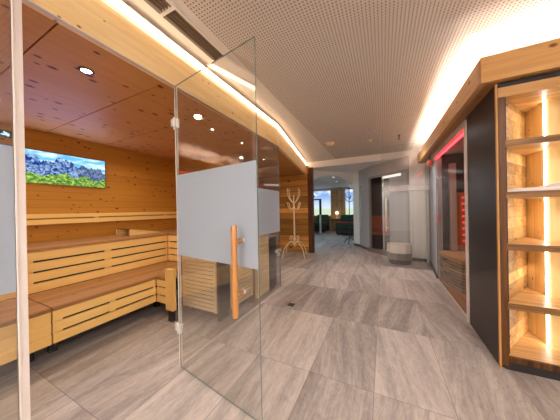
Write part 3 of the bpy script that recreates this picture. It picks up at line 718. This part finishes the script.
# curved basin
def arc_pts(cx, cy, r0, r1, a0, a1, n=12):
    return [(cx+r1*math.cos(a0+(a1-a0)*k/n), cy+r1*math.sin(a0+(a1-a0)*k/n)) for k in range(n+1)]
t = empty('foot_basin', (.28, 5.18, 0), 'curved white basin on a grey base in front of the steam cabin', 'basin')
def basin_plan(g):
    return [(.09-g, 5.36), (.06-g, 5.25-g*.5), (.12-g*.5, 5.10-g), (.24, 5.03-g), (.40, 5.04-g), (.50+g*.3, 5.12-g), (.53+g*.3, 5.24), (.53+g*.3, 5.38), (.45, 5.40)]
b = B(); b.prism(basin_plan(-.03), 0, .10); part(b, 'plinth', M['black'], t, 'black plinth')
b = B(); b.prism(basin_plan(-.005), .10, .24); part(b, 'base', M['stonegrey'], t, 'grey band')
def ringed(pl, z0, z1, b):
    c = Vector((.30, 5.24)); inn = [tuple(c+(Vector(p)-c)*.78) for p in pl]; n = len(pl)
    V = [[b.bm.verts.new((p[0], p[1], z)) for p in q] for q, z in ((pl, z0), (pl, z1), (inn, z1), (inn, z1-.05))]
    for u, w in zip(V, V[1:]):
        for i in range(n): b.bm.faces.new((u[i], u[(i+1) % n], w[(i+1) % n], w[i]))
    b.bm.faces.new(V[0]); b.bm.faces.new(V[-1])
b = B(); ringed(basin_plan(0.0), .24, .42, b); part(b, 'bowl', M['ceramic'], t, 'white ceramic bowl')
# long chrome handle on the grey wall
t = empty('bar_handle', (-.55, 6.7, 1.0), 'tall thin metal bar on the grey wall beside the arch', 'handle')
b = B(); b.tube([(-.585, 6.70, .50), (-.585, 6.70, 1.85)], .014, 8); part(b, 'bar', M['alu'], t)
for z in (.6, 1.75):
    b = B(); b.tube([(-.585, 6.70, z), (-.51, 6.72, z)], .009, 8); part(b, 'bracket', M['alu'], t)
# glass screen across
t = empty('glass_partition', (.43, 4.88, 0), 'clear glass screen with narrow satin band in front of the steam cabin', 'glass partition')
b = B(); pane(b, -.02, .795, 4.865, 4.875, .002, LZ+.1); part(b, 'glass_pane', GM, t)
b = B(); b.box(-.015, .79, 4.862, 4.864, 1.515, 1.63); part(b, 'satin_band', M['satin'], t, 'narrow satin band')

# ------------------------------------------------------------------ infrared cabin
t = empty('glass_partition', (RX, 3.57, 0), 'clear glass wall of the infrared cabin, left of the white post', 'glass partition')
b = B(); pane(b, RX, RX+.01, 2.85, 4.29, .005, 2.02); part(b, 'glass_pane', [M['glass_ir'], M['glass_edge']], t)
b = B(); b.box(RX-.005, RX+.015, 2.85, 4.29, 0, .012); part(b, 'bottom_rail', M['alu'], t)
b = B(); b.box(RX-.003, RX, 4.12, 4.27, .95, 1.06); tag(b.build('wall_sign', M['redsign']), 'small square red sticker on the infrared cabin glass', 'sign')
b = B(); b.box(.86, 1.9, 4.42, 4.5, 0, 2.1); struct(b, 'wall_cabin_end', M['brownpanel'], 'dark brown end wall of the infrared cabin', 'wall')
b = B(); b.box(1.9, 1.96, 2.7, 4.5, 0, 2.1); struct(b, 'wall_cabin_side', M['ir_wood'], 'wooden back wall of the infrared cabin', 'wall')
b = B(); b.box(.83, 1.9, 2.75, 2.80, 0, 2.1); struct(b, 'wall_cabin_near', M['ir_wood'], 'near side wall of the infrared cabin', 'wall')
b = B(); b.box(RX+.012, 1.9, 2.80, 4.42, .0, .02); struct(b, 'floor', M['ir_floor'], 'warm wooden floor inside the infrared cabin', 'floor')
b = B(); b.box(RX+.012, 1.9, 2.80, 4.42, 2.06, 2.10); struct(b, 'ceiling', M['greywall'], 'pale ceiling of the infrared cabin', 'ceiling')
t = empty('infrared_heater', (1.2, 4.4, .02), 'orange wooden heater panel with a column of red glowing bars', 'heater')
b = B(); b.box(1.07, 1.36, 4.37, 4.418, .482, 1.42, bev=.004); part(b, 'panel', M['ir_wood'], t)
b = B(); b.box(1.07, 1.40, 4.36, 4.418, 1.42, 1.62, bev=.004); part(b, 'cap', M['black'], t, 'dark cap')
b = B(); b.box(.985, 1.07, 4.35, 4.418, .02, 1.90, bev=.003); part(b, 'side_post', M['alu'], t, 'grey metal upright')
for k in range(8):
    b = B(); z = .62+k*.10; b.box(1.145, 1.185, 4.358, 4.37, z, z+.035); part(b, 'glow_bar', M['led_redbar'], t, 'red glowing bar')
t = empty('stone_bench', (1.2, 4.0, 0), 'low stacked stone bench with wooden top behind the cabin glass', 'bench')
b = B(); b.prism([(.83, 4.34), (.83, 3.95), (.93, 3.62), (1.88, 3.62), (1.88, 4.34)], .02, .44); part(b, 'base', M['stone'], t)
b = B(); b.prism([(.815, 4.34), (.815, 3.93), (.92, 3.59), (1.88, 3.59), (1.88, 4.34)], .44, .48); part(b, 'seat', M['shelf'], t)
b = B(); b.box(RX+.015, RX+.035, 2.86, 4.40, 1.992, 2.008); tag(b.build('light_strip', M['led_red']), 'red glowing light strip along the top of the infrared cabin glass', 'light')
t = empty('wall_lamp', (.755, 4.55, 1.90), 'small round reddish fitting hanging under the far end of the oak fascia', 'lamp')
b = B(); b.lathe((.755, 4.55, 1.965), [(.0005, -.06), (.03, -.055), (.045, -.02), (.045, .02), (.03, .05), (.0005, .055)], 16); part(b, 'shade', M['redsign'], t)
b = B(); b.tube([(.755, 4.55, 2.01), (.755, 4.55, 2.10)], .006, 8); part(b, 'stem', M['black'], t)

# ------------------------------------------------------------------ lit niche with shelves
NY = 2.11
t = empty('shelf_unit', (1.2, 2.2, 0), 'built-in reclaimed oak shelf niche with bright light strips, right edge', 'shelving')
A0, AP, LD = (.803, NY+.03), (1.13, 2.62), (1.13, 2.37)
b = B(); b.prism([(.757, NY), (.767, NY), (.767, NY+.02), (.757, NY+.02)], .0, 2.09); part(b, 'stile', M['stile_light'], t, 'pale narrow stile')
b = B(); b.box(.767, .805, NY-.006, NY+.03, .03, 2.03, bev=.002); part(b, 'stile', M['stile_dark'], t, 'dark grained stile')
b = B(); b.box(.767, 1.8, NY-.008, NY+.03, 1.985, 2.055, bev=.002); part(b, 'top_rail', M['fascia_x'], t)
b = B(); b.box(.805, 1.8, NY-.012, NY+.03, .065, .105, bev=.002); part(b, 'bottom_rail', M['stile_dark'], t, 'dark grained bottom rail')
b = B(); b.box(.785, 1.8, NY+.02, NY+.04, 2.055, 2.10); part(b, 'shadow_gap', M['black'], t, 'dark shadow gap')
b = B(); b.box(.79, 1.8, NY+.008, NY+.03, 0, .085); part(b, 'plinth', M['black'], t, 'black plinth')
b = B(); b.slab(A0, AP, .02, .08, 2.02); part(b, 'side_panel', M['niche'], t)
b = B(); b.box(LD[0]+.001, LD[0]+.02, LD[1]-.002, AP[1]+.02, .08, 2.02); part(b, 'back_panel', M['niche_v'], t)
b = B(); b.box(LD[0]+.02, 1.8, LD[1], LD[1]+.02, .08, 2.02); part(b, 'back_panel', M['niche_v'], t)
b = B(); b.prism([A0, (1.8, NY+.03), (1.8, LD[1]), LD, AP], 2.0, 2.02); part(b, 'top_panel', M['shelf'], t)
sz = [.11, .489, .919, 1.296, 1.671]; bays = []
for k, z in enumerate(sz):
    b = B()
    b.prism([(.806, NY), (1.8, NY), (1.8, LD[1]-.001), (LD[0], LD[1]-.001), (AP[0]-.002, AP[1]-.008), (.812, NY+.04)], z-(.045 if k else .025), z)
    for f in b.bm.faces:
        f.normal_update()
        if abs(f.normal.y) > .9 and abs(f.calc_center_median().y-NY) < .002: f.material_index = 1
    part(b, 'shelf', [M['shelf'], M['shelf_edge']], t)
for k, z in enumerate(sz):
    top = sz[k+1]-.045 if k < 4 else 2.0
    b = B(); b.box(LD[0]-.010, LD[0]+.0, LD[1]-.010, LD[1]-.001, z+.005, top-.002); part(b, 'light_strip', M['led_niche'], t, 'bright vertical light strip')
# towel roll on the second shelf from the top
def towel():
    b = B(); z0 = sz[3]; n = 26; m = 8; x0, x1 = .82, 1.60
    grid = []
    for i in range(n+1):
        u = i/n; x = x0+(x1-x0)*u; row = []
        hh = .012+.05*min(1, u*2.2)+.006*math.sin(u*19); w = .05+.05*min(1, u*3)
        for k in range(m+1):
            a = PI*k/m; row.append(b.bm.verts.new((x, 2.205-w*math.cos(a)+.004*math.sin(u*31+k), z0+hh*(math.sin(a)**.7)+.001)))
        grid.append(row)
    for r, q in zip(grid, grid[1:]):
        for k in range(m): b.bm.faces.new((r[k], r[k+1], q[k+1], q[k])).smooth = True
    for r, q in zip(grid, grid[1:]): b.bm.faces.new((r[0], q[0], q[m], r[m]))
    b.bm.faces.new(grid[0]); b.bm.faces.new(grid[-1])
    return b
tag(towel().build('towel', M['towel']), 'flattened white towel lying on the middle niche shelf', 'towel')

# ------------------------------------------------------------------ relaxation room
RB = 11.9
b = B(); b.box(-4.6, .9, RB+.05, RB+.12, 0, LZ); struct(b, 'wall_relax_front', M['white'], 'pale wall of the relaxation room around the glowing landscapes', 'wall')
b = B(); b.box(-4.6, .9, RB, RB+.05, 0, .78); struct(b, 'trim_12', M['dado'], 'wooden dado below the glowing landscapes', 'panelling')
b = B(); b.box(-2.60, -1.84, RB-.10, RB+.05, 0, 2.22); struct(b, 'trim_13', M['pillar'], 'knotty wooden pillar between the two glowing landscapes', 'pillar')
for x0, x1, lab in ((-4.3, -2.62, 'glowing sky and meadow landscape left of the knotty pillar'), (-1.82, -.3, 'glowing sky and meadow landscape right of the knotty pillar')):
    t = empty('backlit_picture', ((x0+x1)/2, RB+.03, .8), lab, 'picture', 'relaxation room landscapes')
    b = B(); b.box(x0, x1, RB+.02, RB+.05, .82, 2.2); part(b, 'picture', meadow_sky('sky and meadow', .82, 2.2, .6), t)
    for z in (.78, 2.2):
        b = B(); b.box(x0, x1, RB+.0, RB+.05, z, z+.04); part(b, 'frame_rail', M['white'], t)
def lounger(x, y, w, l, label, blanket=False):
    t = empty('lounger', (x, y, 0), label, 'lounger', 'green loungers')
    b = B(); b.box(x-w/2, x+w/2, y-l/2, y+l/2, .06, .34, bev=.02); part(b, 'base', M['lounge_dark'], t)
    b = B(); b.box(x-w/2, x+w/2, y-l/2, y+l/2, .345, .50, bev=.04); part(b, 'mattress', M['green'], t)
    b = B(); b.extrude_yz([(y+l/2-.55, .51), (y+l/2, .51), (y+l/2+.02, .86), (y+l/2-.1, .88)], x-w/2+.03, x+w/2-.03); part(b, 'backrest', M['green'], t)
    for sx in (-1, 1):
        for sy in (-1, 1):
            b = B(); b.box(x+sx*(w/2-.06)-.02, x+sx*(w/2-.06)+.02, y+sy*(l/2-.08)-.02, y+sy*(l/2-.08)+.02, 0, .06); part(b, 'leg', M['black'], t)
lounger(-3.50, 9.6, .75, 1.4, 'green lounger at the left edge of the arch')
lounger(-2.95, 11.0, .62, 1.0, 'green lounger below the left glowing landscape')
lounger(-1.36, 10.5, 1.2, 1.4, 'green lounger with a dark base, partly under a red blanket')
b = B(); b.box(-1.97, -.75, 9.79, 10.4, .503, .56, bev=.02); tag(b.build('blanket', M['redcloth']), 'dark red blanket on the right hand green lounger', 'blanket')
t = empty('sideboard', (-2.2, 11.6, 0), 'low wooden sideboard in front of the knotty pillar', 'sideboard')
b = B(); b.box(-2.60, -1.84, 11.35, 11.79, .62, .68, bev=.004); part(b, 'top', M['dado'], t)
for x in (-2.60, -1.88):
    b = B(); b.box(x, x+.04, 11.37, 11.79, 0, .62); part(b, 'side_panel', M['pillar'], t)
b = B(); b.box(-2.56, -1.88, 11.70, 11.78, .02, .62); part(b, 'back_panel', M['pillar'], t)
t = empty('table_lamp', (-2.22, 11.55, .68), 'small glowing table lamp on the sideboard before the pillar', 'lamp')
b = B(); b.lathe((-2.22, 11.55, .68), [(.07, 0), (.07, .015), (.015, .03), (.015, .22)], 14); part(b, 'base', M['alu'], t)
b = B(); b.lathe((-2.22, 11.55, .90), [(.08, 0), (.085, .05), (.07, .12), (.04, .15)], 16); part(b, 'shade', M['lampglow'], t)
t = empty('floor_lamp', (-2.75, 10.2, 0), 'black angled floor lamp on a white post before the left landscape', 'lamp')
b = B(); b.box(-2.80, -2.72, 10.16, 10.24, 0, .92, bev=.004); part(b, 'post', M['whitepost'], t, 'white lower post')
b = B(); b.box(-2.80, -2.70, 10.17, 10.23, .92, 1.66); b.box(-3.25, -2.70, 10.17, 10.23, 1.62, 1.68); part(b, 'arm', M['black'], t)
b = B(); b.tube([(-3.25, 10.2, 1.66), (-3.02, 10.2, 1.84)], [.06, .03], 10); part(b, 'head', M['black'], t)
def black_tree():
    cx, cy = -1.03, 7.5
    t = empty('coat_stand', (cx, cy, 0), 'slim black coat tree just inside the arch, right side', 'coat stand')
    b = B(); b.tube([(cx, cy, .15), (cx, cy, 1.84)], .012, 8); part(b, 'pole', M['black'], t)
    b = B(); b.lathe((cx, cy, 1.84), [(.02, 0), (.035, .02), (.02, .05), (.0005, .055)], 10); part(b, 'finial', M['black'], t)
    for k in range(3):
        a = .5+k*2*PI/3; c, s = math.cos(a), math.sin(a)
        b = B(); b.tube([(cx, cy, .22), (cx+.10*c, cy+.10*s, .16), (cx+.25*c, cy+.25*s, .015)], .013, 8); part(b, 'leg', M['black'], t)
    for k in range(5):
        a = .2+k*2*PI/5; c, s = math.cos(a), math.sin(a); z = 1.42+.07*(k % 3)
        b = B(); b.tube(crv([(cx, cy, z), (cx+.09*c, cy+.09*s, z+.03), (cx+.16*c, cy+.16*s, z+.13)], 4), .010, 8); part(b, 'hook', M['black'], t)
black_tree()
for x, y in ((-2.7, 7.0), (-.3, 8.3), (-3.7, 8.3)):
    b = B(); b.box(x-.3, x+.3, y-.3, y+.3, LZ-.012, LZ); tag(b.build('fill_panel', M['panel_blue']), 'added cool square fill panel on the relaxation room ceiling', 'light', 'relaxation room fill panels')  # panels added out of view to brighten the relaxation room
for x, y in ((1.5, -.6), (-.5, -2.1)):
    b = B(); b.box(x-.35, x+.35, y-.35, y+.35, CZ-.012, CZ); tag(b.build('fill_panel', M['panel_light']), 'added square fill panel on the ceiling behind the camera', 'light', 'fill panels behind the camera')  # fill panels added behind the camera to brighten the corridor

# ------------------------------------------------------------------ lamps inside the fittings, and added fill spots with no fitting
def area(name, loc, rot, sx, sy, power, col):
    l = bpy.data.lights.new(name, 'AREA'); l.shape = 'RECTANGLE'; l.size = sx; l.size_y = sy; l.energy = power; l.color = col
    o = bpy.data.objects.new(name, l); o.location = loc; o.rotation_euler = rot; COL.objects.link(o); return o
def spot(name, loc, power, col, ang=120, r=.03):
    l = bpy.data.lights.new(name, 'SPOT'); l.energy = power; l.color = col; l.spot_size = math.radians(ang); l.spot_blend = .8; l.shadow_soft_size = r
    o = bpy.data.objects.new(name, l); o.location = loc; COL.objects.link(o); return o
for x, y in ((-1.82, .75), (-1.69, 1.63), (-1.83, 1.96), (-1.83, 2.56), (-2.07, 3.6)):
    spot('lamp_or_fill_beam', (x, y, SZ-.012), 6, (1, .92, .74), 150)
for y in (-.6, .6, 1.8): spot('lamp_or_fill_beam', (-2.9, y, SZ-.012), 11, (1, .92, .74), 160)  # added fill over the benches, no fittings here
for x, y in ((-1.62, 7.9), (-1.75, 9.2)):
    b = B(); b.lathe((x, y, LZ), [(.0005, -.006), (.04, -.006), (.045, -.0005)], 16); tag(b.build('downlight', M['spot_dim']), 'tiny round downlight in the relaxation room ceiling, ' + ('the nearer of two' if y < 8 else 'the farther of two'), 'light')
spot('lamp_or_fill_beam', (-.7, 3.9, CZ-.02), 29, (1, .97, .95), 150, .12)  # added fill for the far corridor, no fitting
spot('lamp_or_fill_beam', (.25, 4.55, CZ-.02), 29, (1, .97, .95), 155, .12)  # second added corridor fill, also without a fitting
spot('lamp_or_fill_beam', (.1, 6.6, LZ-.05), 5, (1, .6, .4), 140)  # added fill inside the steam cabin, no fitting
spot('lamp_or_fill_beam', (1.3, 3.4, 2.03), 2.5, (1, .6, .42), 150)  # added fill inside the infrared cabin, no fitting
spot('lamp_or_fill_beam', (-2.4, 4.9, SZ-.02), 10, (1, .8, .55), 140)  # added fill over the coat stand alcove, no fitting
spot('lamp_or_fill_beam', (-2.22, 11.35, 1.05), 1.5, (1, .7, .4), 170)

area('picture_glow', (WX+.03, 1.21, 1.75), (0, math.radians(-90), 0), .36, .9, 3, (.4, .5, 1))
# world: faint neutral, the room is closed
w = bpy.data.worlds.new('World'); S.world = w; w.use_nodes = True
w.node_tree.nodes['Background'].inputs[0].default_value = (.8, .75, .7, 1); w.node_tree.nodes['Background'].inputs[1].default_value = .05

# ------------------------------------------------------------------ camera
yaw, pit, rol = (math.radians(a) for a in (25.816, -.1245, -1.0893))
cy_, sy_ = math.cos(yaw), math.sin(yaw)
fw = Vector((-sy_*math.cos(pit), cy_*math.cos(pit), math.sin(pit))); rt = Vector((cy_, sy_, 0)); up = rt.cross(fw)
RT = rt*math.cos(rol)+up*math.sin(rol); UP = -rt*math.sin(rol)+up*math.cos(rol)
cam = bpy.data.cameras.new('camera'); cam.sensor_width = 36; cam.lens = 213.35/560*36; cam.clip_start = .02
co = bpy.data.objects.new('camera', cam); COL.objects.link(co)
co.matrix_world = Matrix(((RT.x, UP.x, -fw.x, 0), (RT.y, UP.y, -fw.y, 0), (RT.z, UP.z, -fw.z, 1.2), (0, 0, 0, 1)))
S.camera = co
S.view_settings.view_transform = 'Standard'; S.view_settings.look = 'None'
S.view_settings.gamma = 1; S.view_settings.use_curve_mapping = False
S.view_settings.exposure = 1.05
